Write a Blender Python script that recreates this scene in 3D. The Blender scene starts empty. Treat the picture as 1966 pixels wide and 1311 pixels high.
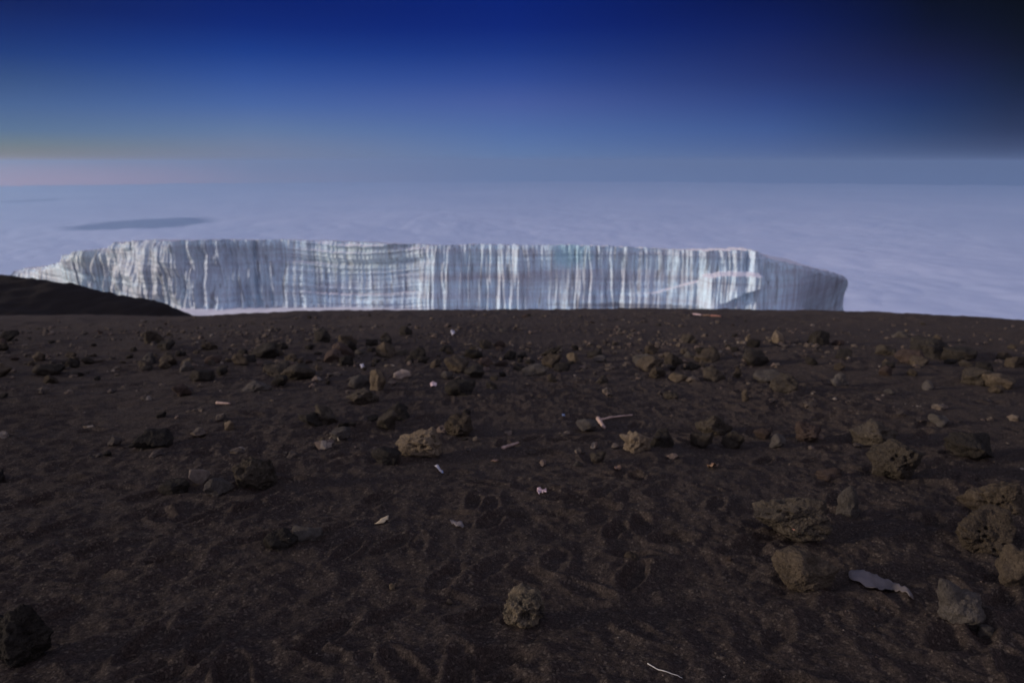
import bpy, bmesh, math, random
import numpy as np
from mathutils import Vector, Euler, Matrix

# ------------------------------------------------------------------ camera
SC = bpy.context.scene
COL = SC.collection
PW, PH, FPX = 1966.0, 1311.0, 1310.7          # photograph size, focal length in its pixels (24 mm)
PITCH = math.radians(14.7)
CAMZ = 1.6
cam_d = bpy.data.cameras.new('camera')
cam = bpy.data.objects.new('camera', cam_d)
COL.objects.link(cam)
cam.location = (0, 0, CAMZ)
cam.rotation_euler = (math.radians(90) - PITCH, 0, 0)
cam_d.lens = 24
cam_d.sensor_width = 36
cam_d.clip_start = 0.05
cam_d.clip_end = 400000
cam_d.dof.use_dof = True
cam_d.dof.focus_distance = 2.9
cam_d.dof.aperture_fstop = 2.3
SC.camera = cam

# ------------------------------------------------------------------ world
SUN_EL, SUN_AZ = math.radians(11.0), math.radians(99)    # azimuth counted from +Y towards -X (left)
world = bpy.data.worlds.new('World')
SC.world = world
world.use_nodes = True
wn, wl = world.node_tree.nodes, world.node_tree.links
wn.clear()
def W(t, **k):
    n = wn.new(t)
    for a, b in k.items(): setattr(n, a, b)
    return n
def lin(c):
    return tuple(((v/255)/12.92 if v/255 <= 0.04045 else (((v/255)+0.055)/1.055)**2.4) for v in c) + (1.0,)
tc = W('ShaderNodeTexCoord')
sep = W('ShaderNodeSeparateXYZ'); wl.new(tc.outputs['Generated'], sep.inputs[0])
def M(op, a, b=None, c=None, nodes=wn, links=wl, clamp=False):
    n = nodes.new('ShaderNodeMath'); n.operation = op; n.use_clamp = clamp
    for i, v in enumerate((a, b, c)):
        if v is None: continue
        if isinstance(v, (int, float)): n.inputs[i].default_value = v
        else: links.new(v, n.inputs[i])
    return n.outputs[0]
elev = M('MULTIPLY', M('ARCSINE', sep.outputs['Z']), 180/math.pi)
azim = M('MULTIPLY', M('ARCTAN2', M('MULTIPLY', sep.outputs['X'], -1.0), sep.outputs['Y']), 180/math.pi)  # + is left
ZEN, BACK = 0.74, 1.45
E0, E1 = -4.0, 90.0
def efac(e): return ((e - E0)/(E1 - E0))**0.5
ef = M('POWER', M('MAXIMUM', M('MULTIPLY', M('SUBTRACT', elev, E0), 1/(E1-E0)), 0.0), 0.5)
def ramp(stops):
    r = W('ShaderNodeValToRGB')
    r.color_ramp.interpolation = 'EASE' if False else 'LINEAR'
    els = r.color_ramp.elements
    while len(els) > 1: els.remove(els[-1])
    first = True
    for e, c in stops:
        p = efac(e)
        if first: els[0].position = p; el = els[0]; first = False
        else: el = els.new(p)
        el.color = lin(c)
    wl.new(ef, r.inputs[0])
    return r.outputs[0]
# sky colours at six compass bearings, each by elevation
def bearing(px, py):
    x = (px-PW/2)/FPX; y = -(py-PH/2)/FPX
    d = Vector((x, math.cos(PITCH)+y*math.sin(PITCH), -math.sin(PITCH)+y*math.cos(PITCH))).normalized()
    return math.degrees(math.atan2(-d.x, d.y)), math.degrees(math.asin(d.z))
TOP = [(32, (92, 106, 140)), (90, (150, 150, 172))]
SKYC = {
 20:   [(345, (320, 185, 105)), (326, (270, 165, 104)), (312, (172, 130, 104)), (300, (130, 125, 113)), (275, (108, 123, 134)), (250, (88, 114, 148)), (200, (70, 98, 146)), (150, (50, 78, 130)), (100, (26, 56, 120)), (50, (14, 40, 106)), (0, (8, 28, 88)), (-120, (16, 34, 84))],
 480:  [(345, (185, 148, 150)), (322, (134, 130, 148)), (300, (120, 129, 156)), (275, (110, 126, 160)), (250, (96, 120, 162)), (200, (70, 100, 162)), (150, (48, 80, 152)), (100, (24, 58, 136)), (50, (8, 38, 118)), (0, (5, 30, 106)), (-120, (14, 40, 106))],
 980:  [(345, (112, 134, 180)), (322, (104, 130, 176)), (300, (96, 124, 172)), (250, (80, 108, 166)), (200, (70, 92, 158)), (150, (46, 72, 146)), (100, (24, 52, 130)), (50, (8, 35, 118)), (0, (4, 30, 112)), (-120, (12, 38, 104))],
 1480: [(345, (92, 108, 156)), (300, (80, 102, 152)), (250, (62, 88, 146)), (200, (46, 68, 130)), (150, (34, 50, 110)), (100, (24, 38, 98)), (50, (10, 26, 88)), (0, (4, 17, 74)), (-120, (8, 20, 66))],
 1760: [(345, (86, 98, 142)), (300, (68, 86, 128)), (250, (44, 66, 112)), (200, (28, 48, 98)), (150, (24, 34, 82)), (100, (16, 22, 60)), (50, (5, 11, 42)), (0, (3, 6, 28)), (-120, (4, 8, 28))],
 1945: [(345, (80, 90, 132)), (300, (60, 74, 112)), (250, (38, 51, 88)), (200, (24, 36, 72)), (150, (14, 24, 54)), (100, (8, 12, 36)), (50, (3, 6, 21)), (0, (2, 3, 12)), (-120, (3, 5, 16))],
}
def colramp(px):
    st = [(-3.9, SKYC[px][0][1])] + [(bearing(px, py)[1], q) for py, q in SKYC[px]] + TOP
    return ramp(st), bearing(px, 200)[0]
SKY_DAWN  = [(-3, (205, 150, 120)), (0, (235, 180, 150)), (3, (225, 190, 170)), (8, (188, 178, 180)), (16, (158, 160, 180)), (35, (150, 148, 170)), (90, (150, 150, 172))]
SKY_BACK  = [(-3, (150, 140, 150)), (3, (176, 166, 180)), (15, (168, 162, 180)), (40, (156, 154, 176)), (90, (150, 150, 172))]
def mixc(f, a, b):
    n = W('ShaderNodeMix', data_type='RGBA'); n.clamp_factor = True
    wl.new(f, n.inputs[0]); wl.new(a, n.inputs[6]); wl.new(b, n.inputs[7])
    return n.outputs[2]
def band(a0, a1, kind='LINEAR'):     # 0 at azimuth a0, 1 at a1
    n = W('ShaderNodeMapRange', interpolation_type=kind)
    wl.new(azim, n.inputs[0]); n.inputs[1].default_value = min(a0, a1); n.inputs[2].default_value = max(a0, a1)
    n.inputs[3].default_value, n.inputs[4].default_value = (0, 1) if a1 > a0 else (1, 0)
    return n.outputs[0]
cols = [colramp(p) for p in (1945, 1760, 1480, 980, 480, 20)]
c, az = cols[0]
for c2, az2 in cols[1:]:
    c = mixc(band(az, az2), c, c2); az = az2
c = mixc(band(39, 75, 'SMOOTHSTEP'), c, ramp(SKY_DAWN))
c = mixc(band(115, 165, 'SMOOTHSTEP'), c, ramp(SKY_BACK))
c = mixc(band(-60, -120, 'SMOOTHSTEP'), c, ramp(SKY_BACK))
# the open sky overhead and behind is brighter than the strip over the horizon
gel = W('ShaderNodeMapRange', interpolation_type='SMOOTHSTEP'); wl.new(elev, gel.inputs[0])
for i_, q in enumerate((20, 50, 1.0, ZEN)): gel.inputs[i_+1].default_value = q
gaz = W('ShaderNodeMapRange', interpolation_type='SMOOTHSTEP'); wl.new(M('ABSOLUTE', azim), gaz.inputs[0])
for i_, q in enumerate((70, 130, 1.0, BACK)): gaz.inputs[i_+1].default_value = q
gain = W('ShaderNodeVectorMath', operation='SCALE'); wl.new(c, gain.inputs[0]); wl.new(M('MAXIMUM', gel.outputs[0], gaz.outputs[0]), gain.inputs['Scale'])
c = gain.outputs[0]
skyt = W('ShaderNodeTexSky', sky_type='NISHITA', sun_disc=False)
skyt.sun_elevation = math.radians(1.0)
skyt.sun_rotation = -SUN_AZ
skyt.altitude = 5800
skyt.dust_density = 0.4
addn = W('ShaderNodeMix', data_type='RGBA', blend_type='ADD')
addn.inputs[0].default_value = 0.0015
wl.new(c, addn.inputs[6]); wl.new(skyt.outputs[0], addn.inputs[7])
bgn = W('ShaderNodeBackground'); bgn.inputs[1].default_value = 1.0
wl.new(addn.outputs[2], bgn.inputs[0])
wo = W('ShaderNodeOutputWorld'); wl.new(bgn.outputs[0], wo.inputs[0])

# ------------------------------------------------------------------ sun
sd = bpy.data.lights.new('sun', 'SUN')
sd.energy = 3.0
sd.angle = math.radians(8)
sd.color = (1.0, 0.84, 0.70)
sun = bpy.data.objects.new('sun', sd); COL.objects.link(sun)
dv = Vector((-math.sin(SUN_AZ)*math.cos(SUN_EL), math.cos(SUN_AZ)*math.cos(SUN_EL), math.sin(SUN_EL)))
sun.rotation_euler = dv.to_track_quat('Z', 'Y').to_euler()

SC.view_settings.view_transform = 'Standard'
SC.view_settings.look = 'None'
SC.view_settings.exposure = 0
SC.view_settings.gamma = 1
SC.cycles.use_denoising = True
SC.cycles.max_bounces = 6
SC.cycles.volume_bounces = 1
SC.cycles.use_adaptive_sampling = True
SC.cycles.adaptive_threshold = 0.01
SC.cycles.sample_clamp_indirect = 4

# ------------------------------------------------------------------ helpers
def _hash(ix, iy, iz, seed):
    h = (ix.astype(np.int64)*73856093) ^ (iy.astype(np.int64)*19349663) ^ (iz.astype(np.int64)*83492791) ^ (seed*2654435761)
    h = (h ^ (h >> 13)) * 1274126177
    h = h & 0xffffffff
    h = (h ^ (h >> 16)) * 668265263
    return (h & 0xffffffff) ^ ((h & 0xffffffff) >> 15)
_G2 = np.array([(math.cos(a), math.sin(a)) for a in np.linspace(0, 2*math.pi, 16, endpoint=False)])
_rg = np.random.RandomState(5); _G3 = _rg.normal(size=(64, 3)); _G3 /= np.linalg.norm(_G3, axis=1)[:, None]
def pn2(x, y, seed=0):
    """2-D gradient noise, about -0.7..0.7"""
    x = np.asarray(x, float); y = np.asarray(y, float)
    x0 = np.floor(x); y0 = np.floor(y); fx = x-x0; fy = y-y0
    ux = fx*fx*fx*(fx*(fx*6-15)+10); uy = fy*fy*fy*(fy*(fy*6-15)+10)
    z = np.zeros_like(x0).astype(np.int64)
    def g(dx, dy):
        k = _hash(x0+dx, y0+dy, z, seed) & 15
        return _G2[k, 0]*(fx-dx) + _G2[k, 1]*(fy-dy)
    a = g(0, 0)*(1-ux)+g(1, 0)*ux; b = g(0, 1)*(1-ux)+g(1, 1)*ux
    return (a*(1-uy)+b*uy)*1.4
def pn3(P, seed=0):
    P = np.asarray(P, float); F = np.floor(P); f = P-F
    u = f*f*f*(f*(f*6-15)+10)
    r = 0
    for dx in (0, 1):
        for dy in (0, 1):
            for dz in (0, 1):
                k = _hash(F[:, 0]+dx, F[:, 1]+dy, F[:, 2]+dz, seed) & 63
                d = _G3[k, 0]*(f[:, 0]-dx)+_G3[k, 1]*(f[:, 1]-dy)+_G3[k, 2]*(f[:, 2]-dz)
                w = (u[:, 0] if dx else 1-u[:, 0])*(u[:, 1] if dy else 1-u[:, 1])*(u[:, 2] if dz else 1-u[:, 2])
                r = r + d*w
    return r*1.4
def fbm2(x, y, seed=0, oct=4, gain=0.5, lac=2.03):
    s = 0; a = 1.0
    for i in range(oct):
        s = s + a*pn2(x, y, seed+i*7); a *= gain; x = x*lac+3.1; y = y*lac-1.7
    return s
def smooth(a, b, x):
    t = np.clip((x-a)/(b-a), 0, 1); return t*t*(3-2*t)
def mesh_np(name, V, F, mat=None, parent=None, smooth_sh=True):
    me = bpy.data.meshes.new(name)
    V = np.asarray(V, np.float32); F = np.asarray(F, np.int32)
    me.vertices.add(len(V)); me.vertices.foreach_set('co', V.ravel())
    k = F.shape[1]
    me.loops.add(F.size); me.loops.foreach_set('vertex_index', F.ravel())
    me.polygons.add(len(F))
    me.polygons.foreach_set('loop_start', np.arange(0, F.size, k, dtype=np.int32))
    me.polygons.foreach_set('use_smooth', np.full(len(F), smooth_sh))
    me.update(calc_edges=True); me.validate()
    o = bpy.data.objects.new(name, me); COL.objects.link(o)
    if mat: me.materials.append(mat)
    if parent: o.parent = parent
    return o
def grid_faces(nr, nc):
    i = np.arange(nr-1)[:, None]*nc + np.arange(nc-1)[None, :]
    i = i.ravel()
    return np.stack([i, i+1, i+1+nc, i+nc], 1)
def tag(o, label=None, cat=None, group=None, kind=None):
    if label: o['label'] = label
    if cat: o['category'] = cat
    if group: o['group'] = group
    if kind: o['kind'] = kind
    return o
def ray(px, py):
    x = (px-PW/2)/FPX; y = -(py-PH/2)/FPX
    return (x, math.cos(PITCH)+y*math.sin(PITCH), -math.sin(PITCH)+y*math.cos(PITCH))
def at_depth(px, py, Y):
    d = ray(px, py); k = Y/d[1]
    return Vector((d[0]*k, Y, CAMZ+d[2]*k))

# node helper for materials
class Mat:
    def __init__(s, name, rough=0.9, spec=0.2):
        s.m = bpy.data.materials.new(name); s.m.use_nodes = True
        s.n = s.m.node_tree.nodes; s.l = s.m.node_tree.links
        s.b = s.n['Principled BSDF']
        s.b.inputs['Roughness'].default_value = rough
        s.b.inputs['Specular IOR Level'].default_value = spec
        s.tc = s.n.new('ShaderNodeTexCoord')
    def coord(s, which='Object', scale=(1, 1, 1)):
        mp = s.n.new('ShaderNodeMapping'); mp.inputs['Scale'].default_value = scale
        s.l.new(s.tc.outputs[which], mp.inputs[0]); return mp.outputs[0]
    def noise(s, vec, scale, detail=4, rough=0.55, dist=0.0):
        n = s.n.new('ShaderNodeTexNoise'); n.inputs['Scale'].default_value = scale
        n.inputs['Detail'].default_value = detail; n.inputs['Roughness'].default_value = rough
        n.inputs['Distortion'].default_value = dist
        s.l.new(vec, n.inputs['Vector']); return n.outputs[0]
    def voro(s, vec, scale, out='Distance', rnd=1.0):
        n = s.n.new('ShaderNodeTexVoronoi'); n.inputs['Scale'].default_value = scale
        n.inputs['Randomness'].default_value = rnd
        s.l.new(vec, n.inputs['Vector']); return n.outputs[out]
    def rng(s, v, a, b, c=0.0, d=1.0):
        n = s.n.new('ShaderNodeMapRange'); s.l.new(v, n.inputs[0])
        for i, q in enumerate((a, b, c, d)): n.inputs[i+1].default_value = q
        return n.outputs[0]
    def mix(s, f, a, b, blend='MIX'):
        n = s.n.new('ShaderNodeMix'); n.data_type = 'RGBA'; n.blend_type = blend
        for v, i in ((f, 0), (a, 6), (b, 7)):
            if isinstance(v, (int, float)): n.inputs[i].default_value = v
            elif isinstance(v, tuple): n.inputs[i].default_value = v + (1,)
            else: s.l.new(v, n.inputs[i])
        return n.outputs[2]
    def math(s, op, a, b=None, c=None, clamp=False): return M(op, a, b, c, s.n, s.l, clamp)
    def bump(s, h, dist, strength=1.0, prev=None):
        n = s.n.new('ShaderNodeBump'); n.inputs['Distance'].default_value = dist; n.inputs['Strength'].default_value = strength
        s.l.new(h, n.inputs['Height'])
        if prev: s.l.new(prev, n.inputs['Normal'])
        return n.outputs[0]
    def color(s, c):
        if isinstance(c, tuple): s.b.inputs['Base Color'].default_value = c+(1,)
        else: s.l.new(c, s.b.inputs['Base Color'])
    def normal(s, v): s.l.new(v, s.b.inputs['Normal'])

# ------------------------------------------------------------------ ground
HILL_PX = [(-400, 512), (-120, 524), (0, 530), (60, 533), (110, 539), (180, 553), (250, 570), (305, 581), (322, 586), (336, 597), (350, 602), (358, 610), (380, 640), (430, 720)]
HILL_Y = 70.0
_hp = [at_depth(a, b, HILL_Y) for a, b in HILL_PX]
HX = np.array([p.x for p in _hp]); HZ = np.array([p.z for p in _hp])
RS = np.random.RandomState(11)
DENTS = []
for i in range(520):
    yy = 1.3 + 13*RS.rand()**1.5; xx = (RS.rand()*2-1)*(0.9*yy+1.2)
    ang = RS.normal(0.5, 0.7)
    DENTS.append((xx, yy, ang, 0.12+0.04*RS.rand(), 0.048+0.015*RS.rand(), 0.014+0.018*RS.rand()))
def ground_macro(x, y):
    z = np.where(y > 0, -0.1495*y, -0.09*y)
    q = np.maximum(0, y-19.0)
    z = z - 0.0040*q*q/(1+q/28.0)
    r = np.maximum(0, x-12.5)
    z = z - 0.028*r**1.28*smooth(0, 20, y)
    z = z - 0.35*smooth(-6, -16, x)*smooth(10, 26, y)
    z = z + 0.12*pn2(x*0.13, y*0.13, 3) + 0.05*pn2(x*0.4, y*0.4, 4)
    z = z + 1.6*smooth(4.0, 13, -x-0.80*np.maximum(y, 0))*(1-smooth(30, 45, y))  # unseen rise added at left to block the low sun and darken the ash
    zr = np.interp(x, HX, HZ)
    hl = zr + 0.22*pn2(x*0.8, y*0.8, 44) + 0.16*pn2(x*1.9, y*1.9, 45) - np.where(y < HILL_Y, 0.06*(HILL_Y-y), 0.45*(y-HILL_Y)) + 0.25*pn2(x*0.2, y*0.2, 8)
    hl = hl - 20*smooth(-13, -8, x)
    k = 0.6
    m = np.maximum(z, hl)
    far = y > 33
    return np.where(far, m, z)
def ground_fine(x, y):
    """trodden ash: soft dunes, ridges, grains"""
    ca, sa = math.cos(0.45), math.sin(0.45)
    u = x*ca+y*sa; v = -x*sa+y*ca
    wob = 0.35*pn2(x*1.3, y*1.3, 21)
    n1 = pn2(u*1.1+wob, v*2.4+wob, 22)
    n2 = 1-2*np.abs(pn2(u*2.6+2*wob, v*5.0, 23))
    n3 = pn2(x*7+wob*4, y*7, 24)
    n3b = 1-2*np.abs(pn2(x*5.5, y*5.5+wob*3, 29))
    n4 = pn2(x*17, y*17, 25)
    n5 = pn2(x*43, y*43, 26)
    patch = 0.5+0.9*np.clip(pn2(x*0.45, y*0.45, 27)+0.25, 0, 1)
    n2b = 1-2*np.abs(pn2(u*6.5+3*wob, v*12.0, 28))
    n6 = 1-2*np.abs(pn2(x*13+wob, y*15, 30))
    z = 0.024*n1 + 0.024*n2*patch + 0.004*n2b*patch + 0.016*n3*patch + 0.009*n3b*patch + 0.007*n6*patch + 0.010*n4*patch + 0.0042*n5
    return z
def ground_dents(X, Y, Z, xs, ys):
    for (dx, dy, ang, a, b, dep) in DENTS:
        R = 2.2*a
        i0, i1 = np.searchsorted(ys, [dy-R, dy+R]); j0, j1 = np.searchsorted(xs, [dx-R, dx+R])
        if i1 <= i0 or j1 <= j0: continue
        sx = X[i0:i1, j0:j1]-dx; sy = Y[i0:i1, j0:j1]-dy
        u = (sx*math.cos(ang)+sy*math.sin(ang))/a; v = (-sx*math.sin(ang)+sy*math.cos(ang))/b
        r = np.sqrt(u*u+v*v) + 0.25*pn2((sx+dx)*9, (sy+dy)*9, 31)
        Z[i0:i1, j0:j1] += -dep*(1-smooth(0.55, 1.15, r)) + 0.55*dep*np.exp(-((r-1.3)/0.28)**2)
def spaced(start, stop, f):
    r = [start]
    while r[-1] < stop: r.append(r[-1]+f(r[-1]))
    return r
xp = spaced(0, 6000, lambda v: 0.013 if v < 2.6 else (0.013+0.0105*(v-2.6) if v < 60 else 0.08*v))
xs = np.array([-v for v in xp[::-1]][:-1]+xp)
yn = spaced(1.25, 60, lambda v: 0.0095*(v/2.5)**1.4)
yn2 = spaced(yn[-1], 170, lambda v: 0.8)[1:]
yn3 = spaced(yn2[-1], 9000, lambda v: 0.07*v)[1:]
yb = spaced(0, 60, lambda v: 0.08+0.08*v)[1:]
ys = np.array([1.25-v for v in yb[::-1]]+yn+yn2+yn3)
X, Y = np.meshgrid(xs, ys)
Z = ground_macro(X, Y)
near = (ys < 60)
Z[near] += ground_fine(X[near], Y[near]) * (0.35+0.65*(1-smooth(12, 30, Y[near])))
ground_dents(X, Y, Z, xs, ys)
# slopes further out: coarser roughness, and the mountain falls away below the cloud
FarM = Y > 20
Z += np.where(FarM, 0.05*pn2(X*1.1, Y*1.1, 41)+0.035*pn2(X*3.1, Y*3.1, 42), 0)
Z = Z - 0.00025*np.maximum(0, np.abs(X)-70)**1.6
from bisect import bisect_left
def gz(x, y):
    """height of the built ground sheet"""
    j = min(max(bisect_left(xs, x), 1), len(xs)-1); i = min(max(bisect_left(ys, y), 1), len(ys)-1)
    tx = (x-xs[j-1])/(xs[j]-xs[j-1]); ty = (y-ys[i-1])/(ys[i]-ys[i-1])
    return float((Z[i-1, j-1]*(1-tx)+Z[i-1, j]*tx)*(1-ty)+(Z[i, j-1]*(1-tx)+Z[i, j]*tx)*ty)
def hit(px, py):
    """where the sight line through a photograph pixel meets the ground"""
    d = ray(px, py); t = 1.5; last = t
    while t < 60:
        if CAMZ+d[2]*t < gz(d[0]*t, d[1]*t): break
        last = t; t *= 1.01
    a, b = last, t
    for _ in range(14):
        m = (a+b)/2
        if CAMZ+d[2]*m < gz(d[0]*m, d[1]*m): b = m
        else: a = m
    return Vector((d[0]*b, d[1]*b, gz(d[0]*b, d[1]*b)))

gm = Mat('volcanic_ash', 0.95, 0.15)
oc = gm.coord('Object')
nA = gm.noise(oc, 0.35, 5, 0.6); nB = gm.noise(oc, 4.0, 6, 0.65); nC = gm.noise(oc, 260.0, 3, 0.7); nD = gm.noise(oc, 70.0, 4, 0.7)
colr = gm.mix(gm.rng(nA, 0.35, 0.68), (0.050, 0.038, 0.033), (0.061, 0.046, 0.038))
colr = gm.mix(gm.rng(nB, 0.45, 0.8, 0, 0.6), colr, (0.072, 0.057, 0.048))
colr = gm.mix(gm.rng(nC, 0.60, 0.74, 0, 0.75), colr, (0.17, 0.125, 0.10))
colr = gm.mix(gm.rng(gm.noise(oc, 150.0, 2, 0.8), 0.66, 0.76, 0, 0.7), colr, (0.22, 0.17, 0.14))
gv = gm.n.new('ShaderNodeTexVoronoi'); gv.inputs['Scale'].default_value = 95.0; gm.l.new(oc, gv.inputs['Vector'])
gv2 = gm.n.new('ShaderNodeTexVoronoi'); gv2.inputs['Scale'].default_value = 210.0; gm.l.new(oc, gv2.inputs['Vector'])
gs1 = gm.n.new('ShaderNodeSeparateColor'); gm.l.new(gv.outputs['Color'], gs1.inputs[0]); gs2 = gm.n.new('ShaderNodeSeparateColor'); gm.l.new(gv2.outputs['Color'], gs2.inputs[0])
grain = gm.math('MULTIPLY', gm.rng(gs1.outputs[0], 0, 1, 0.72, 1.30), gm.rng(gs2.outputs[1], 0, 1, 0.62, 1.40))
hs = gm.n.new('ShaderNodeHueSaturation'); gm.l.new(colr, hs.inputs['Color']); gm.l.new(grain, hs.inputs['Value']); colr = hs.outputs[0]
colr = gm.mix(gm.rng(gs1.outputs[2], 0.91, 0.96, 0, 0.85), colr, (0.15, 0.12, 0.095))
gsp = gm.n.new('ShaderNodeSeparateXYZ'); gm.l.new(gm.tc.outputs['Object'], gsp.inputs[0])
colr = gm.mix(gm.rng(gm.math('ADD', gsp.outputs['Y'], gm.math('MULTIPLY', nA, 10.0)), 38, 50, 0, 1.0), colr, (0.020, 0.0155, 0.014))   # much darker tone over the hillside beyond
gm.color(colr)
b1 = gm.bump(nD, 0.028, 1.0)
b2 = gm.bump(nC, 0.010, 1.0, b1)
b3 = gm.bump(gm.noise(oc, 2.6, 6, 0.7), 0.05, 0.5, b2)
gm.normal(b3)
ground = mesh_np('ground', np.stack([X.ravel(), Y.ravel(), Z.ravel()], 1), grid_faces(len(ys), len(xs)), gm.m)
tag(ground, kind='structure')

# ------------------------------------------------------------------ snow field at the glacier's foot
BASE_Z = -43.2
sx_, sy_ = np.linspace(-105, 92, 160), np.linspace(118, 300, 130)
SX, SY = np.meshgrid(sx_, sy_)
SZ = BASE_Z + 0.35*fbm2(SX*0.06, SY*0.06, 51, 3) + 0.06*pn2(SX*0.5, SY*0.5, 52) - 0.02*np.maximum(0, SY-240)**1.3
SZ = SZ + 0.0*SX
sm = Mat('snow', 0.7, 0.2)
oc = sm.coord('Object')
sm.color(sm.mix(sm.rng(sm.noise(oc, 0.3, 4), 0.3, 0.7), (0.74, 0.72, 0.78), (0.82, 0.81, 0.85)))
sm.normal(sm.bump(sm.noise(oc, 0.8, 5), 0.15, 0.6))
snow = mesh_np('snow_field', np.stack([SX.ravel(), SY.ravel(), SZ.ravel()], 1), grid_faces(len(sy_), len(sx_)), sm.m)
tag(snow, kind='structure')

# ------------------------------------------------------------------ glacier
# plan of the cliff: picture column, distance, picture row of its upper edge
GL = [(18, 285, 521), (60, 278, 516), (100, 262, 508), (122, 252, 491), (150, 243, 483), (192, 236, 480), (214, 230, 469), (262, 222, 463), (330, 214, 464), (400, 212, 461),
      (480, 213, 462), (540, 214, 462), (620, 215, 464), (720, 212, 468), (790, 212, 471), (820, 210, 473), (900, 210, 471),
      (1000, 209, 472), (1100, 208, 472), (1180, 208, 474), (1300, 206, 482), (1400, 203, 483), (1455, 200, 484), (1482, 200, 496), (1530, 207, 508), (1575, 216, 517), (1606, 228, 524), (1629, 242, 532), (1639, 258, 542)]
gp = np.array([(at_depth(a, c_, b).x, b, at_depth(a, c_, b).z, a) for a, b, c_ in GL])
# carry the plan round the right-hand end to the back
extra = [(gp[-1, 0]-4, 290, gp[-1, 2]-4, 1632), (gp[-1, 0]-22, 305, gp[-1, 2]-7, 1634)]
gp = np.vstack([gp, np.array(extra)])
seg = np.r_[0, np.cumsum(np.hypot(np.diff(gp[:, 0]), np.diff(gp[:, 1])))]
NS, NV = 1800, 150
L = np.linspace(0, seg[-1], NS)
def smo(a, w):
    k = np.hanning(w); k /= k.sum(); p = np.pad(a, w//2, mode='edge'); return np.convolve(p, k, 'valid')[:len(a)]
PX_ = smo(np.interp(L, seg, gp[:, 0]), 41); PY_ = smo(np.interp(L, seg, gp[:, 1]), 41)
PC = np.interp(L, seg, gp[:, 3])                      # picture column, used for features along the cliff
TZ = smo(np.interp(L, seg, gp[:, 2]), 9)
tx = np.gradient(PX_); ty = np.gradient(PY_); tl = np.hypot(tx, ty)
NXn = smo(ty/tl, 31); NYn = smo(-tx/tl, 31)            # outward normal, towards the camera
leftness = 1-smooth(200, 420, PC)
TZ = TZ + 0.35*pn2(L*0.35, L*0, 61) + 0.28*pn2(L*1.1, L*0, 62) + leftness*(0.9*pn2(L*0.30, L*0+2, 63)+0.5*pn2(L*0.9, L*0+3, 64))
v = np.linspace(0, 1, NV)[:, None]
BZ = np.minimum(BASE_Z-1.0, 1.6-0.238*PY_)[None, :]
ZZ = BZ + (TZ[None, :]-BZ)*v
LL = np.broadcast_to(L[None, :], ZZ.shape); CC = np.broadcast_to(PC[None, :], ZZ.shape)
# picture row of each point of the cliff
def row_of(Xw, Yw, Zw):
    dz = Zw-CAMZ
    f = Yw*math.cos(PITCH)-dz*math.sin(PITCH); u = Yw*math.sin(PITCH)+dz*math.cos(PITCH)
    return PH/2-FPX*u/f
RR = row_of(PX_[None, :], PY_[None, :]+0*ZZ, ZZ)
warp = 0.6*pn2(LL*0.05, ZZ*0.07, 70)+0.25*pn2(LL*0.2, ZZ*0.15, 71)
def ridge(a): return 1-np.abs(a)*2.2
fl1 = ridge(pn2((LL+warp)*0.29, ZZ*0.022, 72))
fl2 = ridge(pn2((LL+warp)*0.75, ZZ*0.035, 73))
fl3 = ridge(pn2((LL+warp*0.6)*1.6, ZZ*0.06, 74))
fl4 = pn2((LL+warp*0.4)*3.0, ZZ*0.12, 75)
bul = pn2(LL*0.05, ZZ*0.05+9, 76)
ampm = 0.65+0.7*np.clip(pn2(LL*0.03, ZZ*0.06, 77)+0.4, 0, 1.2)
bowl = smooth(520, 600, CC)*(1-smooth(790, 830, CC))          # layered, smoother bay
leftc = smooth(120, 200, CC)*(1-smooth(500, 560, CC))
rightf = smooth(1450, 1500, CC)
amp = ampm*(0.55+0.75*smooth(-0.35, 0.45, pn2(LL*0.045, ZZ*0.02, 87)))*(1-0.5*bowl)*(1-0.45*rightf)*(1+0.45*leftc)
D = 2.6*bul + amp*(0.80*fl1 + 0.46*fl2 + 0.26*fl3 + 0.12*fl4)
hole = pn2(LL*0.22, ZZ*0.16, 78)
D += leftc*1.6*np.clip(hole, -0.3, 0.6)
# strata: thin ledges following gently curved levels
zz = ZZ + 1.1*np.sin((CC-560)/260.0*math.pi)*bowl + 0.5*pn2(LL*0.03, LL*0, 79) + 0.25*pn2(LL*0.3, ZZ*0.2, 80)
st = ridge(pn2(zz*0.55, zz*0+LL*0.008, 81)); st2 = ridge(pn2(zz*1.3, zz*0+LL*0.015, 82))
D += (0.14+0.65*bowl-0.08*rightf)*st + (0.07+0.28*bowl-0.05*rightf)*st2
# lower shelf with a snowy tread on the right, and a thin rising ledge
led = np.interp(CC, [1180, 1215, 1260, 1345, 1352, 1395, 1462, 1480, 1500], [566, 563, 563, 541, 530, 524, 527, 548, 600])
on = smooth(1170, 1215, CC)*(1-smooth(1466, 1496, CC))
dep = np.interp(CC, [1180, 1300, 1345, 1370, 1460, 1490], [0.6, 1.0, 1.6, 6.0, 5.0, 0])
led_n = led + 1.0*pn2(LL*0.5, LL*0, 83)
D += on*dep*smooth(-2.2, 2.2, RR-led_n)
# undercut beneath the shelf's right-hand end
D -= on*smooth(1380, 1420, CC)*3.2*smooth(-1.5, 1.5, RR-np.interp(CC, [1300, 1400, 1440, 1490], [588, 577, 560, 540]))
# scalloped foot of broken ice on the left
foot = leftc*(1-smooth(0.0, 0.30, v+0*ZZ))
D += foot*(2.2+2.4*ridge(pn2(LL*0.35, ZZ*0.4, 84)))
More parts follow.
